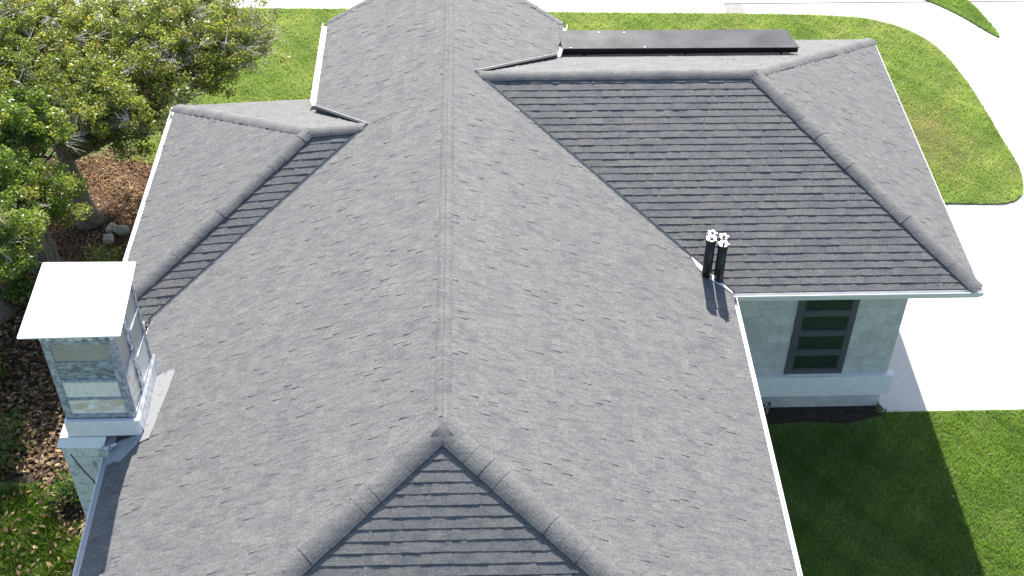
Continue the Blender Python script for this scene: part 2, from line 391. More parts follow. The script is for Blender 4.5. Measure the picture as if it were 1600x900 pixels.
LF = lambda x, y: on_plane(lw0, lwa, lwi, x, y)
LBk = lambda x, y: on_plane(lw0, lwa, lwb, x, y)
lwc = LF(-5.46, 4.36)

FACES = {
 'main_right_a': [APX, fr, mr(4.66, 4.66), mr(.46, 8.72), mr(0, 8.72)],
 'main_right_b': [mr(0, 8.72), mr(.46, 8.72), mr(2.05, 10.40), mr(2.27, 11.75), mr(0, 12.89)],
 'main_left_a': [APX, ml(0, 7.66), ml(-1.40, 7.66), ml(-4.80, 4.31), ml(-4.90, 1.76), fl],
 'main_left_b': [ml(0, 7.66), ml(0, 12.89), ml(-2.50, 12.11), ml(-2.48, 8.98), ml(-1.40, 7.66)],
 'front': [APX, fl, fr],
 'wing_front': [on_plane(wra, wr0, wrc, .45, 8.67), on_plane(wra, wr0, wrc, .45, 8.3), on_plane(wra, wr0, wrc, 4.60, 4.66), wrc, wra],
 'wing_right': [wra, wrc, wrb],
 'wing_back': [wr0, wra, wrb, WBl],
 'left_front': [LF(-1.40, 7.63), lwa, lwc, LF(-4.95, 4.20), LF(-4.6, 4.16), LF(-1.25, 7.5)],
 'left_left': [lwa, lwb, lwc],
 'left_back': [lw0, LBk(-1.3, 7.75), LBk(-1.9, 10.07), lwb, lwa],
}
def plane_of(ps):
    # best plane by Newell
    n = Vector((0, 0, 0)); c = Vector((0, 0, 0))
    for i, p in enumerate(ps):
        q = ps[(i + 1) % len(ps)]; c += p
        n += Vector(((p.y - q.y) * (p.z + q.z), (p.z - q.z) * (p.x + q.x), (p.x - q.x) * (p.y + q.y)))
    n.normalize()
    if n.z < 0: n = -n
    return n, c / len(ps)
def frame_of(ps):
    n, c = plane_of(ps)
    u = Vector((0, 0, 1)).cross(n).normalized(); v = n.cross(u).normalized()
    if v.z < 0: u, v = -u, -v
    return n, c, u, v
def clip(poly, cv):
    """Sutherland-Hodgman; cv convex and counter clockwise"""
    out = poly
    for i in range(len(cv)):
        ax, ay = cv[i]; bx, by = cv[(i + 1) % len(cv)]
        inp, out = out, []
        if not inp: return []
        for k in range(len(inp)):
            p, q = inp[k], inp[(k + 1) % len(inp)]
            sp = (bx - ax) * (p[1] - ay) - (by - ay) * (p[0] - ax); sq = (bx - ax) * (q[1] - ay) - (by - ay) * (q[0] - ax)
            if sp >= 0: out.append(p)
            if (sp >= 0) != (sq >= 0):
                t = sp / (sp - sq); out.append((p[0] + (q[0] - p[0]) * t, p[1] + (q[1] - p[1]) * t))
    return out
def area2(p):
    return sum(p[i][0] * p[(i + 1) % len(p)][1] - p[(i + 1) % len(p)][0] * p[i][1] for i in range(len(p))) / 2

EXPO = .143
pieces = []          # (screen area, roof part name, MB)
def roof_face(fname, part, lift=.0, thick=.011, tab=.006):
    if 'front' in fname: thick, tab = .009, .005
    facing = 'front' in fname
    ps = FACES[fname]; n, c, u, v = frame_of(ps)
    uv = [((p - c).dot(u), (p - c).dot(v)) for p in ps]
    if area2(uv) < 0: uv.reverse()
    umin, umax = min(p[0] for p in uv), max(p[0] for p in uv); vmin, vmax = min(p[1] for p in uv), max(p[1] for p in uv)
    def P(a, b, h): return c + u * a + v * b + n * (h + lift)
    def slab(mb, a0, a1, b0, b1, t0, t1, tone, cut=0.0, jag=0.0):
        j0, j1 = (random.uniform(-jag, jag), random.uniform(-jag, jag)) if jag else (0, 0)
        q = clip([(a0, b0 + j0), (a1, b0 + j1), (a1 - cut, b1), (a0 + cut, b1)], uv)
        if len(q) < 3 or abs(area2(q)) < 2e-4: return
        top = [P(a, b, t0 + (t1 - t0) * (b - b0) / (b1 - b0)) for a, b in q]; bot = [P(a, b, -.004) for a, b in q]; m = len(q)
        mb.add(top + bot, [tuple(range(m))] + [(i, i + m, (i + 1) % m + m, (i + 1) % m) for i in range(m)], tone)
    b0 = vmin; row = 0
    while b0 < vmax:
        b1 = b0 + EXPO; a = umin - random.uniform(0, 1.0)
        while a < umax:
            L = 1.0 - .0008; mb = MB(); tone = random.gauss(.5, .05)
            wob = random.uniform(-.002, .002)
            slab(mb, a, a + L, b0 + wob, b1 + .012, thick, .001, min(1, max(0, tone - .06)))
            if mb.v:
                s = a + random.uniform(.0, .06)
                while s < a + L - .05:
                    wd = random.uniform(.10, .30); e_ = min(s + wd, a + L)
                    if random.random() < .94:
                        slab(mb, s, e_, b0 + wob - .001, b1 + .010, thick + tab * random.choice([.2, .4, .6, .8, 1.0, 1.3] if facing else [.1, .1, .12, .15, .2, .2, .3, .4, .6, 1.5]), .003, min(1, max(0, tone + random.gauss(.03, .10))), cut=random.uniform(.0, .012), jag=.005 if facing else .0025)
                    s = e_ + random.choice([.001, .001, .002, .03, .07] if facing else [.001, .001, .002, .03, .06])
                ctr = sum((Vector(q) for q in mb.v), Vector()) / len(mb.v)
                px, py, pz = project(ctr)
                ok = -20 < px < 1620 and -10 < py < 910
                ext = max((Vector(q) - Vector(mb.v[0])).length for q in mb.v)
                ar = ext * EXPO * abs((CAM - ctr).normalized().dot(n)) / pz ** 2 if ok else 0
                pieces.append((ar, part, mb))
            a += 1.0
        b0 = b1; row += 1

# decks (dark underlay sheets with thickness) are the roof parts
def deck(name, faces, label=None):
    mb = MB()
    for f in faces:
        ps = FACES[f]; n, c, u, v = frame_of(ps)
        uv = [((p - c).dot(u), (p - c).dot(v)) for p in ps]
        pp = list(ps)
        if area2(uv) < 0: pp.reverse()
        m = len(pp); top = [p - n * .004 for p in pp]; bot = [p - n * .05 for p in pp]
        # flatten to plane
        top = [p - n * ((p - c).dot(n) + .004) for p in pp]; bot = [p - n * .04 for p in top]
        mb.add(top + bot, [tuple(range(m)), tuple(reversed(range(m, 2 * m)))] + [(i, i + m, (i + 1) % m + m, (i + 1) % m) for i in range(m)])
    o = mb.build(name, M_FELT); hpart(o)
    if label: o['label'] = label
    return o
parts = {'main': deck("main_roof", ['main_right_a', 'main_right_b', 'main_left_a', 'main_left_b', 'front']),
         'wing': deck("garage_wing_roof", ['wing_front', 'wing_right', 'wing_back']),
         'left': deck("side_wing_roof", ['left_front', 'left_left', 'left_back'])}
for f in FACES:
    roof_face(f, 'main' if f[0] in 'mf' else ('wing' if f[0] == 'w' else 'left'))
pieces.sort(key=lambda q: -q[0])
rest = MB()
for i, (ar, part, mb) in enumerate(pieces):
    if i < 300: hsub(mb.build("shingle", M_SH), parts[part])
    else: rest.add(mb.v, mb.f); rest.t[-len(mb.f):] = mb.t
o = rest.build("shingle_courses", M_SH); tag(o, kind='stuff'); hpart(o)

# hip and ridge caps
def caps(p0, p1, fL, fR, part, w=.155, bulge=.06, lift=.012, e=.2, thick=.010, name="ridge_cap", start=0.):
    """pieces lie from the low end p0 up to p1, every one lapping the one below it"""
    p0, p1 = Vector(p0), Vector(p1); d = (p1 - p0); L = d.length; d.normalize()
    nL = plane_of(FACES[fL])[0]; nR = plane_of(FACES[fR])[0]; nA = (nL + nR).normalized()
    dL = nL.cross(d); dR = d.cross(nR)
    cl = sum(FACES[fL], Vector()) / len(FACES[fL])
    if dL.dot(cl - p0) < 0: dL = -dL
    cr = sum(FACES[fR], Vector()) / len(FACES[fR])
    if dR.dot(cr - p0) < 0: dR = -dR
    s = start
    while s < L - .02:
        ee = e * random.uniform(.8, 1.15); th = thick * random.choice([.1, .15, .25, .4, .7]); s1 = min(s + ee + .03, L + .03); mb = MB(); K = 9; tw = random.uniform(-.006, .006)
        rings = []
        for q, hh in ((s, lift + th), (s1, lift)):
            base = p0 + d * q
            A = base + dL * (w + tw) + nL * hh; B = base + dR * (w - tw) + nR * hh; Cc = base + nA * (hh + bulge)
            ring = []
            for k in range(K):
                t = k / (K - 1); ring.append(A * (1 - t) ** 2 + Cc * 2 * t * (1 - t) + B * t * t)
            ring.append(B - nR * (hh + .002)); ring.insert(0, A - nL * (hh + .002)); rings.append(ring)
        m = K + 2; vs = rings[0] + rings[1]
        fs = [(i, i + 1, m + i + 1, m + i) for i in range(m - 1)] + [tuple(reversed(range(m)))]
        mb.add(vs, fs, min(1, max(0, random.gauss(.45, .16))))
        o = mb.build(name, M_SH); hsub(o, parts[part])
        s += ee
caps(fr, APX, 'front', 'main_right_a', 'main', .175, .045, e=.27, lift=.030)
caps(fl, APX, 'main_left_a', 'front', 'main', .175, .045, e=.27, lift=.030)
caps(HZ((0, .06, 0)), HZ((0, 12.9, 0)), 'main_left_a', 'main_right_a', 'main', .13, .050, .004, e=.29, thick=.003)
caps(wrc, wra, 'wing_front', 'wing_right', 'wing', .16, .045, e=.26, lift=.026)
caps(wrb, wra, 'wing_right', 'wing_back', 'wing', .15, .05, e=.2, thick=.02)
caps(wra, wr0 + (wra - wr0) * .0, 'wing_front', 'wing_back', 'wing', .16, .06, e=.3, lift=.026)
caps(lwc, lwa, 'left_front', 'left_left', 'left', .13, .042, e=.26, lift=.026)
caps(lwb, lwa, 'left_left', 'left_back', 'left', .15, .05, e=.2, thick=.02)
caps(lwa, lw0, 'left_front', 'left_back', 'left', .15, .05, e=.3, lift=.026)
# prow edge at the far end
FACES['prow_right'] = [mr(0, 12.89), mr(2.27, 11.75), HZ((3.4, 14.4, -2.1)), HZ((0, 15.6, -1.9))]
FACES['prow_left'] = [ml(0, 12.89), HZ((0, 15.6, -1.9)), HZ((-3.6, 14.8, -2.1)), ml(-2.5, 12.11)]
caps(mr(2.27, 11.75), mr(0, 12.89), 'main_right_b', 'prow_right', 'main', .14, .03, e=.2)
caps(ml(-2.5, 12.11), ml(0, 12.89), 'main_left_b', 'prow_left', 'main', .14, .03, e=.2)
gb = MB(); gb.add([(-2.35, 12.05, H - 1.3), (0, 12.75, H - 1.3), (2.1, 11.7, H - 1.3), (2.1, 11.7, H - .97), (0, 12.75, H - .06), (-2.35, 12.05, H - 1.08)], [(0, 1, 4, 5), (1, 2, 3, 4)])
hpart(gb.build("gable_wall", M_TRIM))

# valleys: dark strip for cut shingle edge and its shadow, white edge for highlight
def strip(p, q, off, w_, h, m, name, part, side=Vector((1, 0, 0)), n=Vector((0, 0, 1)), lift=.0):
    d = (q - p).normalized(); s = d.cross(n).normalized()
    mb = MB(); a = [p + s * (off - w_ / 2) + n * lift, p + s * (off + w_ / 2) + n * lift, q + s * (off + w_ / 2) + n * lift, q + s * (off - w_ / 2) + n * lift]
    mb.add(a + [x_ + n * h for x_ in a], [(4, 5, 6, 7), (0, 1, 5, 4), (1, 2, 6, 5), (2, 3, 7, 6), (3, 0, 4, 7)])
    o = mb.build(name, m); hsub(o, parts[part]); return o
def valley(p, q, fmain, fwing, part, sgn, hh=.034):
    nm = plane_of(FACES[fmain])[0]
    strip(p, q, sgn * .016, .044, hh, M_DARK, "valley_strip", part, n=nm, lift=.0)
    strip(p, q, -sgn * .009, .006, .022, M_WHITE, "valley_edge", part, n=nm, lift=.0)
valley(mr(.46, 8.72), mr(4.68, 4.66), 'main_right_a', 'wing_front', 'wing', -1)
valley(ml(-1.40, 7.66), ml(-4.82, 4.29), 'main_left_a', 'left_front', 'left', 1)
valley(mr(.50, 8.76), mr(2.05, 10.40), 'main_right_b', 'wing_back', 'wing', 1, .016)
valley(ml(-1.40, 7.66), ml(-2.50, 8.99), 'main_left_b', 'left_back', 'left', -1, .016)

for a_, b_ in ((ml(-1.44, 7.70), ml(-2.47, 8.96)), (mr(.48, 8.74), mr(2.04, 10.39))):
    mb = MB(); mb.add([a_ + Vector((0, 0, .0)), b_ + Vector((0, 0, .0)), b_ - Vector((0, 0, .35)), a_ - Vector((0, 0, .1))], [(0, 1, 2, 3)])
    hpart(mb.build("step_flashing", M_SH))
# gutters and fascias
def gutter(p, q, out, part, wd=.085, label=None, h=.10):
    p, q = Vector(p), Vector(q); z = Vector((0, 0, 1)); out = Vector(out).normalized()
    prof = [(0.0, -.004), (0.0, -h), (wd * .75, -h), (wd, -h * .45), (wd, -.006), (wd - .014, -.002), (wd - .014, -.012), (wd - .006, -.014), (wd - .006, -h * .42), (wd * .72, -h + .006), (.006, -h + .006), (.006, -.004)]
    m = len(prof); vs = [e + out * a + z * (b - .012) for e in (p, q) for a, b in prof]
    mb = MB(); mb.add(vs, [(i, (i + 1) % m, m + (i + 1) % m, m + i) for i in range(m)] + [tuple(reversed(range(m))), tuple(range(m, 2 * m))])
    o = mb.build("gutter", M_WHITE); hpart(o)
    # fascia board behind the gutter
    fb = MB(); a = [p - out * .030 - z * .05, q - out * .030 - z * .05, q - out * .004 - z * .05, p - out * .004 - z * .05]
    fb.add(a + [v_ - z * .15 for v_ in a], [(0, 3, 2, 1), (4, 5, 6, 7), (0, 1, 5, 4), (1, 2, 6, 5), (2, 3, 7, 6), (3, 0, 4, 7)])
    hpart(fb.build("fascia", M_WHITE))
    return o
gutter(fr, mr(4.66, 4.60), (1, 0, 0), 'main', .075)
gutter(wri + Vector((-.02, 0, 0)), wrc + Vector((.06, 0, 0)), (0, -1, 0), 'wing', .085)
gutter(wrc, wrb, (1, 0, 0), 'wing', .05)
gutter(fl, ml(-4.90, 1.50), (-1, 0, 0), 'main', .095)
gutter(ml(-4.87, 3.02), ml(-4.83, 4.15), (-1, 0, 0), 'main', .095)
gutter(lwc, HZ((-4.90, 4.20, ZE)), (0, -1, 0), 'left', .08)
gutter(lwc, lwb, (-1, 0, 0), 'left', .085)
gutter(ml(-2.48, 9.15), ml(-2.50, 12.08), (-1, 0, 0), 'main', .12)
gutter(mr(2.07, 10.52), mr(2.27, 11.75), (1, 0, 0), 'main', .09)

# soffit sheets
def flat(name, poly, z, m, t=.02):
    b = MB(); b.prism(poly, z - t, z); return hpart(b.build(name, m))
flat("soffit", [(4.72, 4.70), (8.74, 4.70), (8.74, 5.6), (4.72, 5.6)], H + ZE - .19, M_TRIM)
flat("soffit", [(7.6, 5.6), (8.74, 5.6), (8.9, 12.6), (7.6, 12.6)], H + ZE - .19, M_TRIM)
flat("soffit", [(3.9, -3.4), (4.60, -3.4), (4.66, 5.0), (3.9, 5.0)], H + ZE - .19, M_TRIM)
flat("soffit", [(-4.85, -3.4), (-4.2, -3.4), (-4.2, 4.3), (-4.85, 4.3)], H - 2.09 - .19, M_TRIM)

# walls (mortar cores, blocks proud of them on the faces that show)
def wallbox(name, x0, y0, x1, y1, z1, label=None):
    b = MB(); b.box(x0, y0, -.1, x1, y1, z1); o = hpart(b.build(name, M_MORTAR))
    if label: o['label'] = label
    return o
WY = 5.09
wing_wall = wallbox("wall", 4.25, WY + .012, 7.85, WY + .22, H + ZE - .2)
wallbox("wall", 7.638, WY + .22, 7.85, 12.1, H + ZE - .2)
wallbox("wall", 4.0, -3.1, 4.2, WY + .01, H + ZE - .2)
wallbox("wall", -4.3, -3.1, -4.1, 9.0, H + ZE - .2)
wallbox("wall", -2.2, 9.0, -2.0, 11.9, H - 1.3)
wallbox("wall", 1.8, 10.4, 2.0, 11.9, H - 1.3)
wallbox("wall", -4.09, -3.1, 3.99, -2.9, H + ZE - .2)
wallbox("wall", -4.9, 4.9, -4.31, 9.3, H + ZE - .2)
wallbox("wall", -2.2, 11.9, 2.0, 12.0, H - 1.2)
wallbox("wall", 2.2, 11.9, 7.62, 12.1, H + ZE - .2)
BL, BH = .40, .2
def blocks(x0, x1, z0, z1, y, holes, par, xoff=0.):
    r = 0; z = z0
    while z < z1 - .02:
        zt = min(z + BH, z1); a = x0 - (BL / 2 if r % 2 else 0) + xoff
        while a < x1:
            l, rr = max(a, x0), min(a + BL, x1); segs = [(l, rr)]
            for hx0, hx1, hz0, hz1 in holes:
                if zt > hz0 + .01 and z < hz1 - .01:
                    new = []
                    for s0, s1 in segs:
                        if s1 <= hx0 or s0 >= hx1: new.append((s0, s1))
                        else:
                            if s0 < hx0: new.append((s0, hx0))
                            if s1 > hx1: new.append((hx1, s1))
                    segs = new
            for s0, s1 in segs:
                if s1 - s0 > .03:
                    b = MB(); pr = random.uniform(.0, .005)
                    b.box(s0 + .0013, y - .001 - pr * .4, z + .0013, s1 - .0013, y + .016, zt - .0013, random.random())
                    hsub(b.build("concrete_block", M_BLOCK), par)
            a += BL
        z = zt; r += 1
WX0, WX1, WZ0 = 5.97, 7.01, .93
blocks(4.25, 7.85, 0.0, .42, WY, [], wing_wall)
blocks(4.25, 7.85, .92, H + ZE - .2, WY, [(WX0, WX1, WZ0, 3.0)], wing_wall, .1)
b = MB(); b.box(4.25, WY - .10, .42, 7.95, WY + .05, .885); b.box(4.25, WY - .11, .887, 7.965, WY + .05, .915)
o = hpart(b.build("sill_band", M_TRIM)); bevel(o, .006)
# window
win = MB()
fy0, fy1 = WY - .03, WY + .03
bars = []
zc = WZ0
lights = []
zz = WZ0 + .105
for i in range(4):
    lights.append((zz, zz + .355)); zz += .475
top = lights[-1][1] + .08
win.box(WX0, fy0, WZ0, WX0 + .115, fy1, top); win.box(WX1 - .115, fy0, WZ0, WX1, fy1, top)
ed = [WZ0] + [v_ for l in lights for v_ in l] + [top]
for i in range(0, len(ed), 2): win.box(WX0 + .1152, fy0 + .002, ed[i], WX1 - .1152, fy1, ed[i + 1])
wo = hpart(win.build("window", M_FRAME)); bevel(wo, .005)
for i, (a, b_) in enumerate(lights):
    p_ = MB(); ty = random.uniform(-.002, .002); p_.add([(WX0 + .1, WY + .008 + ty, a - .01), (WX1 - .1, WY + .008 - ty, a - .01), (WX1 - .1, WY + .008 + ty, b_ + .01), (WX0 + .1, WY + .008, b_ + .01)], [(0, 1, 2, 3)])
    hsub(p_.build("pane", M_GLASS), wo)
    r_ = MB(); x0, x1 = WX0 + .118, WX1 - .118
    r_.box(x0, WY - .012, a + .002, x1, WY + .004, a + .016); r_.box(x0, WY - .012, b_ - .016, x1, WY + .004, b_ - .002)
    r_.box(x0, WY - .010, a + .017, x0 + .014, WY + .004, b_ - .017); r_.box(x1 - .014, WY - .010, a + .017, x1, WY + .004, b_ - .017)
    hsub(r_.build("glazing_bead", M_FRAME), wo)
b = MB(); b.box(WX0 + .05, WY - .045, .917, WX1 - .02, WY - .028, .932); hsub(b.build("sill", M_WHITE), wo)

# ------------------------------------------------------------------ chimney (part of the house)
cx0, cx1, cy0, cy1 = -5.45, -4.47, 1.73, 2.97
zb, zt_ = H - 1.57, H + .085
ch = MB(); ch.box(cx0 + .03, cy0 + .03, zb - .1, cx1 - .03, cy1 - .03, zt_ - .01)
chim = hpart(ch.build("chimney", M_GALV)); chim['label'] = "boxed chimney of framed faded panels under a flat white cap"
def cpart(mb, name, m, bv=0):
    o = hsub(mb.build(name, m), chim)
    if bv: bevel(o, bv)
    return o
cap = MB(); cap.add([(-5.69, 1.62, zt_ + .005), (-4.33, 1.64, zt_ + .005), (-4.42, 3.17, zt_ + .005), (-5.74, 3.19, zt_ + .005),
                     (-5.70, 1.61, zt_ + .035), (-4.32, 1.63, zt_ + .035), (-4.41, 3.18, zt_ + .035), (-5.75, 3.20, zt_ + .035)],
                    [(0, 3, 2, 1), (4, 5, 6, 7), (0, 1, 5, 4), (1, 2, 6, 5), (2, 3, 7, 6), (3, 0, 4, 7)])
cpart(cap, "chimney_cap", M_CAP, .02)
# front: header, corner posts, rails, panes
hd = MB(); hd.box(cx0 - .01, cy0 - .004, zt_ - .13, cx1 + .004, cy0 + .03, zt_); cpart(hd, "header_board", M_PEEL)
hd = MB(); hd.box(cx1 - .03, cy0 + .031, zt_ - .13, cx1 + .006, cy1, zt_); cpart(hd, "header_board", M_PEEL)
for (a, b_) in ((cx0, cx0 + .10), (cx1 - .105, cx1)):
    p_ = MB(); p_.box(a, cy0 - .012, zb, b_, cy0 + .04, zt_ - .131); cpart(p_, "corner_post", M_GALV, .004)
rz = [zb, zb + .075]
pz = []
zc = zb + .075
for i, hgt in enumerate((.29, .31, .31, .33)):
    pz.append((zc, zc + hgt)); zc += hgt + .045
tops = zt_ - .131
rails = [(zb, zb + .075)] + [(pz[i][1], pz[i + 1][0]) for i in range(3)] + [(pz[3][1], tops)]
for a, b_ in rails:
    p_ = MB(); p_.box(cx0 + .1005, cy0 - .010, a, cx1 - .1055, cy0 + .035, b_); cpart(p_, "rail", M_GALV, .003)
for i, (a, b_) in enumerate(pz):
    p_ = MB(); p_.box(cx0 + .10, cy0 + .010, a - .004, cx1 - .105, cy0 + .028, b_ + .004)
    o = cpart(p_, "panel", M_PANE[(3, 2, 1, 0)[i]])
    o['label'] = ("cream panel with brown stains", "clean cream panel", "mottled grey panel", "beige top panel")[i]
# right side: three posts, panes of two columns
X = cx1
ypost = [(cy0 + .041, cy0 + .085), (cy0 + .50, cy0 + .64), (cy1 - .07, cy1)]
for i, (a, b_) in enumerate(ypost):
    p_ = MB(); p_.box(X - .03, a, zb - .05, X + (.012 if i == 1 else .006), b_, tops); cpart(p_, "side_post", (M_GALV, M_PEEL, M_GALV)[i], .003)
for col, (a, b_) in enumerate(((ypost[0][1], ypost[1][0]), (ypost[1][1], ypost[2][0]))):
    nrow = 3 if col else 2
    z0_, z1_ = zb - .02, tops; hh = (z1_ - z0_) / nrow
    for r_ in range(nrow):
        zl, zh = z0_ + r_ * hh + .035, z0_ + (r_ + 1) * hh - .015
        p_ = MB(); p_.box(X - .03, a + .0005, zl - .05, X + .008, b_ - .0005, zl); cpart(p_, "rail", M_GALV, .003)
        p_ = MB(); p_.box(X - .03, a, zl, X - .012, b_, zh); cpart(p_, "panel", M_PANE[(2, 0, 0)[r_] if col else (3, 0)[r_]])
# base skirt, ledge, mastic
sk = MB(); sk.box(cx0 - .02, 1.65, zb - .31, cx1 + .06, cy0 - .013, zb - .004); sk.box(cx0 - .02, 1.65, zb - .31, cx0 - .002, cy1, zb - .006)
cpart(sk, "base_skirt", M_TRIM, .008)
sk = MB(); sk.add([(cx1 + .007, 1.718, zb - .34), (cx1 + .10, 1.70, zb - .34), (cx1 + .05, 3.05, zb - .36), (cx1 + .007, 3.05, zb - .36),
                   (cx1 + .007, 1.718, zb - .02), (cx1 + .055, 1.70, zb - .10), (cx1 + .03, 3.05, zb - .06), (cx1 + .007, 3.05, zb - .02)],
                  [(4, 5, 6, 7), (0, 1, 5, 4), (1, 2, 6, 5), (2, 3, 7, 6), (3, 0, 4, 7)]); cpart(sk, "side_skirt", mottled("peeling_skirt_paint", (.30, .33, .37), (.60, .62, .64), 12, .35, .6, .7))
lg = MB(); lg.add([(-5.66, 1.56, H - 2.03), (-4.98, 1.56, H - 2.05), (-4.98, 3.1, H - 2.05), (-5.66, 3.1, H - 2.03), (-5.60, 1.64, H - 1.89), (-4.93, 1.64, H - 1.90), (-4.93, 3.05, H - 1.90), (-5.60, 3.05, H - 1.89)],
                  [(0, 3, 2, 1), (4, 5, 6, 7), (0, 1, 5, 4), (1, 2, 6, 5), (2, 3, 7, 6), (3, 0, 4, 7)]); cpart(lg, "ledge", M_TRIM, .01)
st = MB(); st.box(-5.60, 1.62, -.1, -4.35, 3.0, H - 2.055); cpart(st, "chimney_stack", M_MORTAR)
z = 0.; r = 0
while z < H - 2.06 - .05:
    z1_ = min(z + .2, H - 2.06); a = -5.605 - (.2 if r % 2 else 0)
    while a < -4.7:
        l, rr = max(a, -5.605), min(a + .4, -4.5)
        if rr - l > .05:
            b = MB(); b.box(l + .003, 1.600 - random.uniform(0, .003), z + .003, rr - .003, 1.622, z1_ - .003, random.random()); cpart(b, "concrete_block", M_STACK)
        a += .4
    z = z1_; r += 1
ck = MB()
pts = [(-5.50, 1.597, H - 2.2), (-5.43, 1.596, H - 2.45), (-5.40, 1.596, H - 2.55), (-5.30, 1.596, H - 2.8), (-5.26, 1.596, H - 3.05)]
ck.tube(pts, .009, 5); cpart(ck, "crack", M_DARK)
# mastic flashing on the roof beside the chimney
def roofpatch(name, pts, m, lift=.022, left=True):
    n_ = plane_of(FACES['main_left_a' if left else 'main_right_a'])[0]
    ps = [(ml if left else mr)(a, b) + n_ * lift for a, b in pts]; k = len(ps)
    mb = MB(); mb.add(ps + [p - n_ * .02 for p in ps], [tuple(range(k))] + [(i, i + k, (i + 1) % k + k, (i + 1) % k) for i in range(k)])
    n2 = (ps[1] - ps[0]).cross(ps[2] - ps[0])
    return hpart(mb.build(name, m))
o = roofpatch("mastic_flashing", [(-4.42, 1.50), (-4.27, 1.53), (-4.23, 1.8), (-4.20, 2.05), (-4.15, 2.4), (-4.10, 2.84), (-4.2, 2.86), (-4.35, 2.84), (-4.42, 2.8)], M_MASTIC)
o['label'] = "white painted mastic strip on the shingles"
roofpatch("mastic_patch", [(-4.88, 1.66), (-4.88, 1.25), (-4.76, 1.28), (-4.66, 1.24), (-4.56, 1.36), (-4.46, 1.47), (-4.42, 1.58), (-4.42, 1.67)], simple("grey_mastic", (.34, .36, .38), .7, var=.2))
lip = MB(); lip.tube([HZ((-5.0, 1.53, -2.02)), HZ((-4.9, 1.50, -1.99)), HZ((-4.78, 1.56, -1.95))], [.03, .035, .02], 6); cpart(lip, "sealant_lump", M_PEEL)

# ------------------------------------------------------------------ vent pipes
def pipe(x, y, h, rad, z0, lobes=6):
    base = MB(); base.tube([(x, y, z0 - .2), (x, y, z0 + h - .10)], rad, 20)
    o = hpart(base.build("vent_pipe", M_BLACK, smooth=False))
    for p_ in o.data.polygons: p_.use_smooth = len(p_.vertices) == 4
    c = MB(); c.tube([(x, y, z0 + h - .11), (x, y, z0 + h - .02)], rad * 1.07, 20); hsub(c.build("pipe_collar", M_BLACK), o)
    k = MB()
    for i in range(lobes):
        a = 2 * math.pi * i / lobes + x * 7; lx, ly = x + math.cos(a) * rad * .85, y + math.sin(a) * rad * .85
        k.tube([(lx, ly, z0 + h - .03), (lx, ly, z0 + h - .008)], rad * .30, 10)
    k.tube([(x, y, z0 + h - .035), (x, y, z0 + h + .004)], rad * .60, 16)
    k.tube([(x, y, z0 + h + .004), (x, y, z0 + h + .03)], [rad * .45, rad * .30], 14)
    hsub(k.build("pipe_cap", M_STEEL), o)
    return o
pipe(4.25, 4.90, .86, .078, H - 1.86); pipe(4.45, 4.86, .84, .078, H - 1.92)
pipe(4.29, 5.06, .78, .070, H - 1.80, 5); pipe(4.48, 5.02, .78, .070, H - 1.84, 5)
roofpatch("pipe_flashing", [(4.02, 5.30), (4.10, 5.04), (4.22, 4.88), (4.34, 4.80), (4.50, 4.74), (4.66, 4.62), (4.66, 4.70), (4.50, 5.0), (4.2, 5.3)], M_WHITE, .024, False)

# ------------------------------------------------------------------ black slab roof panel
sl_ = empty("roof_panel", (4.45, 10.95, H - .95))
tag(sl_, "long flat black glossy panel raised over the back slope of the garage roof", "roof panel")
IN2 = Matrix.Translation(-sl_.location)
def sp(o): o.parent = sl_; o.matrix_parent_inverse = IN2; return o
b = MB(); zs = H - .92
b.add([(2.18, 10.68, zs), (6.84, 10.64, zs), (6.70, 11.34, zs), (2.15, 11.38, zs), (2.18, 10.68, zs + .012), (6.84, 10.64, zs + .012), (6.70, 11.34, zs + .012), (2.15, 11.38, zs + .012)],
      [(0, 3, 2, 1), (4, 5, 6, 7), (0, 1, 5, 4), (1, 2, 6, 5), (2, 3, 7, 6), (3, 0, 4, 7)])
sp(b.build("panel_sheet", M_SLAB))
b = MB(); b.box(2.20, 10.685, zs - .13, 6.83, 10.715, zs - .002); b.box(2.20, 11.30, zs - .075, 6.68, 11.33, zs - .002)
sp(b.build("panel_rail", M_BLACK))
for x_ in (2.6, 4.6, 6.5):
    b = MB(); b.box(x_, 10.72, zs - .35, x_ + .04, 10.76, zs - .003); b.box(x_, 11.24, zs - .55, x_ + .04, 11.28, zs - .003); sp(b.build("bracket", M_BLACK))
for x_, y_ in ((2.95, 11.28), (3.45, 11.27), (2.35, 10.70), (3.8, 10.70)):
    b = MB(); b.prism([(x_ - .022, y_ - .007), (x_ + .022, y_ - .006), (x_ + .023, y_ + .006), (x_ - .02, y_ + .007)], zs + .012, zs + .02); sp(b.build("clip", M_WHITE))

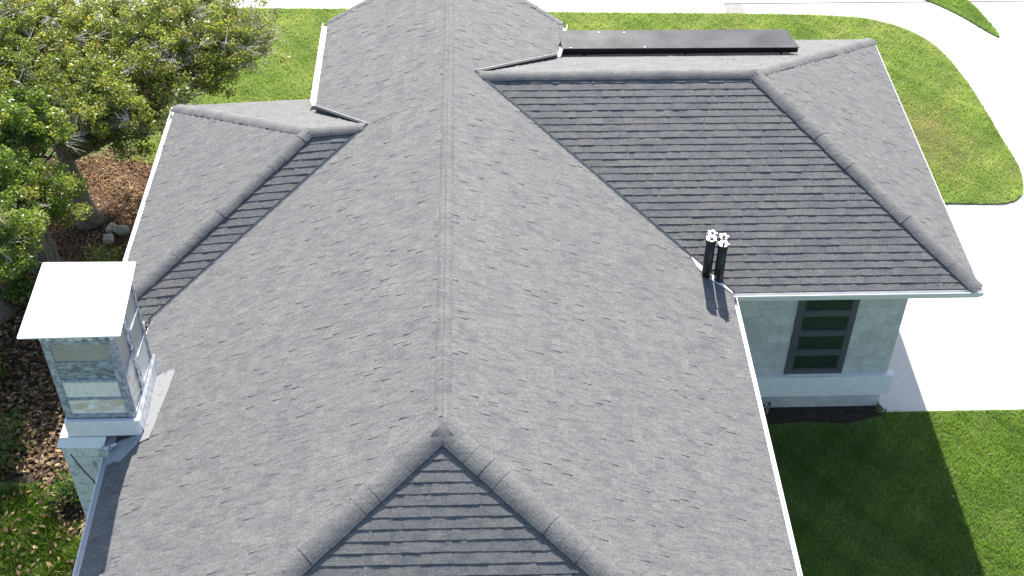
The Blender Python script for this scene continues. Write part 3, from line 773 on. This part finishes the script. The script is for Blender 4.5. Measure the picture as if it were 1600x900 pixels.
# ------------------------------------------------------------------ trees
def tree(base, top, r0, clumps, leaf_m, leaf_n, leaf_s, label, twigs=120, limbs=1):
    t = empty("tree", base); tag(t, label, "tree", "trees left of the house")
    IV = Matrix.Translation(-Vector(base))
    def tp(o): o.parent = t; o.matrix_parent_inverse = IV; return o
    base, top = Vector(base), Vector(top)
    tr = MB(); pts = []; rad = []
    for i in range(8):
        f = i / 7; p = base.lerp(top, f); p += Vector((math.sin(f * 4 + base.x) * .07, math.cos(f * 5) * .06, 0)); pts.append(p); rad.append(r0 * (1.35 - f * .85) if i else r0 * 1.7)
    tr.tube(pts, rad, 12); o = tr.build("trunk", M_BARK, smooth=True); tp(o)
    lb = MB(); tw = MB(); cents = []; tones = []
    for (cx, cy, cz, rx, ry, rz, nb) in clumps:
        cc = Vector((cx, cy, cz)); start = pts[random.choice([4, 5, 6, 7])]
        for _ in range(nb):
            d = Vector(rng.normal(0, 1, 3)); d.normalize(); d.z = abs(d.z) * .8 - .15
            end = cc + Vector((d.x * rx, d.y * ry, d.z * rz)) * random.uniform(.55, .98)
            mid = start.lerp(end, .5) + Vector((random.uniform(-.25, .25), random.uniform(-.25, .25), -.12))
            lb.tube([start, mid, end], [r0 * random.uniform(.16, .3), .03, .008], 5, caps=False)
            # sprays of fine twigs with leaf tufts at the ends
            for _k in range(9):
                q = mid.lerp(end, random.uniform(.25, 1.0)); dd = (Vector(rng.normal(0, 1, 3)) + (end - mid).normalized() * .9 + Vector((0, 0, .45))).normalized()
                e2 = q + dd * random.uniform(.25, .6); tw.tube([q, e2], [.008, .003], 3, caps=False)
                if random.random() < .93: cents.append(e2); tones.append(random.gauss(.45, .17))
        for _ in range(twigs // max(1, len(clumps))):
            # bare grey fans
            q = cc + Vector((random.uniform(-1, 1) * rx, random.uniform(-1, 1) * ry, random.uniform(-.1, .75) * rz)) * .8; dd = Vector(rng.normal(0, 1, 3)); dd.z = abs(dd.z) * .4; dd.normalize()
            for _k in range(6):
                e2 = q + (dd + Vector(rng.normal(0, .35, 3))).normalized() * random.uniform(.2, .5); m_ = q.lerp(e2, .5) + Vector(rng.normal(0, .04, 3))
                tw.tube([q, m_, e2], [.008, .005, .002], 3, caps=False)
    tp(lb.build("limb", M_BARK, smooth=True)); tw_o = tp(tw.build("twig", M_TWIG)); tw_o['kind'] = 'stuff'
    C_ = np.array([list(c_) for c_ in cents]); T_ = np.array(tones)
    idx = rng.integers(0, len(C_), leaf_n); off = rng.normal(0, 1, (leaf_n, 3)); off /= np.linalg.norm(off, axis=1)[:, None]; off *= (rng.uniform(0, 1, leaf_n) ** .5)[:, None] * np.array([.20, .20, .16])
    c = C_[idx] + off
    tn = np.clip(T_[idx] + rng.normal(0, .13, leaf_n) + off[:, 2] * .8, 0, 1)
    o = quads("crown", c, leaf_s, tn, leaf_m, .15, .42); tp(o); o['kind'] = 'stuff'
    return t
tree((-7.88, 10.84, 0), (-8.45, 11.4, 2.6), .19,
     [(-8.6, 13.2, 3.3, 1.7, 1.7, 1.2, 30), (-6.6, 13.2, 3.1, 1.6, 1.6, 1.1, 30), (-5.0, 13.5, 2.9, 1.1, 1.4, 1.0, 22), (-7.2, 11.1, 3.0, 1.3, 1.4, 1.0, 26), (-9.2, 11.3, 3.4, 1.3, 1.5, 1.1, 22), (-6.1, 11.3, 2.5, 1.0, 1.2, .8, 18), (-9.6, 14.6, 3.2, 1.5, 1.3, 1.1, 16), (-6.2, 14.8, 3.0, 1.6, 1.0, 1.0, 16), (-7.9, 10.3, 3.0, .9, .9, .6, 14), (-4.4, 13.2, 3.0, .7, 1.2, .7, 12)],
     M_LEAF, 190000, .072, "large grey green tree whose trunk stands in black soil in the red mulch", 520)
tree((-8.40, 9.25, 0), (-9.0, 9.6, 2.7), .17,
     [(-8.9, 9.3, 3.2, 1.1, 1.3, 1.0, 16), (-9.9, 10.6, 3.3, 1.2, 1.3, 1.1, 14), (-8.0, 9.9, 3.1, .8, .9, .8, 8), (-9.6, 12.6, 3.8, 1.0, 1.2, .9, 10)],
     M_LEAF2, 80000, .074, "bright green tree with a stout trunk right behind the chimney cap", 80)
tree((-8.95, 7.9, 0), (-9.9, 8.2, 2.2), .17,
     [(-9.2, 7.9, 2.9, .9, 1.0, .9, 10), (-10.4, 8.8, 3.2, 1.1, 1.3, 1.0, 12), (-9.0, 6.9, 2.5, .5, .6, .6, 8), (-8.1, 7.3, 2.9, .8, .9, .7, 14), (-8.5, 8.5, 3.1, .8, .8, .7, 12), (-8.0, 6.6, 2.6, .7, .7, .7, 10), (-7.7, 8.3, 2.6, .5, .6, .5, 8)],
     M_LEAF2, 80000, .074, "leaning tree at the left edge with a curved grey trunk", 50)
# sawn stub beside the second trunk
t = empty("tree_stump", (-8.15, 9.0, 0)); tag(t, "tall sawn off trunk with a pale rounded top, left of the big trunk", "stump")
b = MB(); b.tube([(0, 0, -.05), (.02, 0, .6), (-.02, .02, 1.3), (0, .02, 1.62)], [.2, .12, .10, .085], 10); b.build("trunk", M_BARK, t, True)
b = MB(); b.tube([(0, .02, 1.60), (0, .02, 1.66), (0, .02, 1.78), (0, .02, 1.84)], [.10, .145, .13, .05], 12); b.build("cut_top", M_ROCK, t, True)
# black soil ring
b = MB(); n_ = 22
b.prism([(-7.85 + math.cos(2 * math.pi * i / n_) * random.uniform(.42, .62), 10.62 + math.sin(2 * math.pi * i / n_) * random.uniform(.38, .55)) for i in range(n_)], .02, .055)
tag(b.build("black_soil", M_CHAR), kind='structure')
# rocks
def rock(x, y, s, label):
    bm = bmesh.new(); bmesh.ops.create_icosphere(bm, subdivisions=3, radius=1); sd = random.uniform(0, 9)
    for v in bm.verts:
        n3 = 1 + .14 * math.sin(v.co.x * 3 + sd) + .1 * math.cos(v.co.y * 4 + sd * 2) + .07 * math.sin(v.co.z * 6 + sd)
        v.co *= n3; v.co = Vector((v.co.x * s, v.co.y * s * .85, v.co.z * s * .7))
    me = bpy.data.meshes.new("rock"); bm.to_mesh(me); bm.free(); me.polygons.foreach_set('use_smooth', [True] * len(me.polygons))
    o = link("rock", me, M_ROCK); o.location = (x, y, s * .35 + .03); o.rotation_euler = (0, 0, sd); tag(o, label, "rock", "pale rocks beside the trunk")
rock(-7.22, 10.55, .17, "largest pale rock right of the black soil ring")
rock(-7.42, 10.62, .13, "pale rock between the trunk and the largest rock")
rock(-7.40, 10.25, .14, "lowest pale rock nearest the chimney")
# low plants
def plant(name, x, y, rad, h, n, m, label, cat="plant", size=.1, z0=.02, group=None):
    t = empty(name, (x, y, z0)); tag(t, label, cat, group); IV = Matrix.Translation(-t.location)
    st = MB(); ends = []
    for _ in range(max(6, n // 30)):
        a = random.uniform(0, 2 * math.pi); r_ = rad * random.uniform(.2, 1); e_ = Vector((x + math.cos(a) * r_, y + math.sin(a) * r_, z0 + h * random.uniform(.4, 1)))
        st.tube([(x, y, z0), (x + math.cos(a) * r_ * .4, y + math.sin(a) * r_ * .4, z0 + h * .45), e_], [.012, .008, .003], 4, caps=False); ends.append(e_)
    o = st.build("stem", M_TWIG); o.parent = t; o.matrix_parent_inverse = IV
    E_ = np.array([list(e) for e in ends]); idx = rng.integers(0, len(E_), n); c = E_[idx] + rng.normal(0, rad * .22, (n, 3)); c[:, 2] = np.maximum(c[:, 2], z0 + .01)
    o = quads("foliage", c, size, np.clip(rng.normal(.45, .25, n), 0, 1), m); o.parent = t; o.matrix_parent_inverse = IV; o['kind'] = 'stuff'
plant("shrub", -8.75, 8.35, .35, .45, 900, M_WEED, "dark green shrub between the two leaning trunks", "shrub")
plant("shrub", -8.9, 6.3, .45, .4, 1100, M_WEED, "low dark green shrub on the leaf litter at the left edge", "shrub")
plant("shrub", -8.3, 4.3, .7, .4, 1800, M_WEED, "spreading green groundcover at the edge of the leaf litter", "shrub", .08)
plant("shrub", -6.55, 3.3, .35, .35, 900, M_WEED, "small leafy plant beside the chimney base", "shrub", .08)
plant("shrub", -7.3, 9.4, .4, .25, 500, M_LEAF2, "pale green seedling clump in front of the rocks", "shrub", .07)
plant("shrub", -5.95, 8.9, .35, .35, 500, M_LEAF2, "small bush at the left gutter beside the mulch", "shrub", .07)
plant("weed", 5.75, 4.93, .10, .34, 26, M_DARK, "dark withered weed against the base blocks under the window", "weed", .07)
plant("weed", 7.86, 4.9, .16, .12, 60, M_WEED, "weed sprouting at the outer corner of the garage wall", "weed", .06)
plant("weed", 5.2, 4.88, .14, .16, 60, M_WEED, "thin green weeds at the wall foot near the inner corner", "weed", .06)
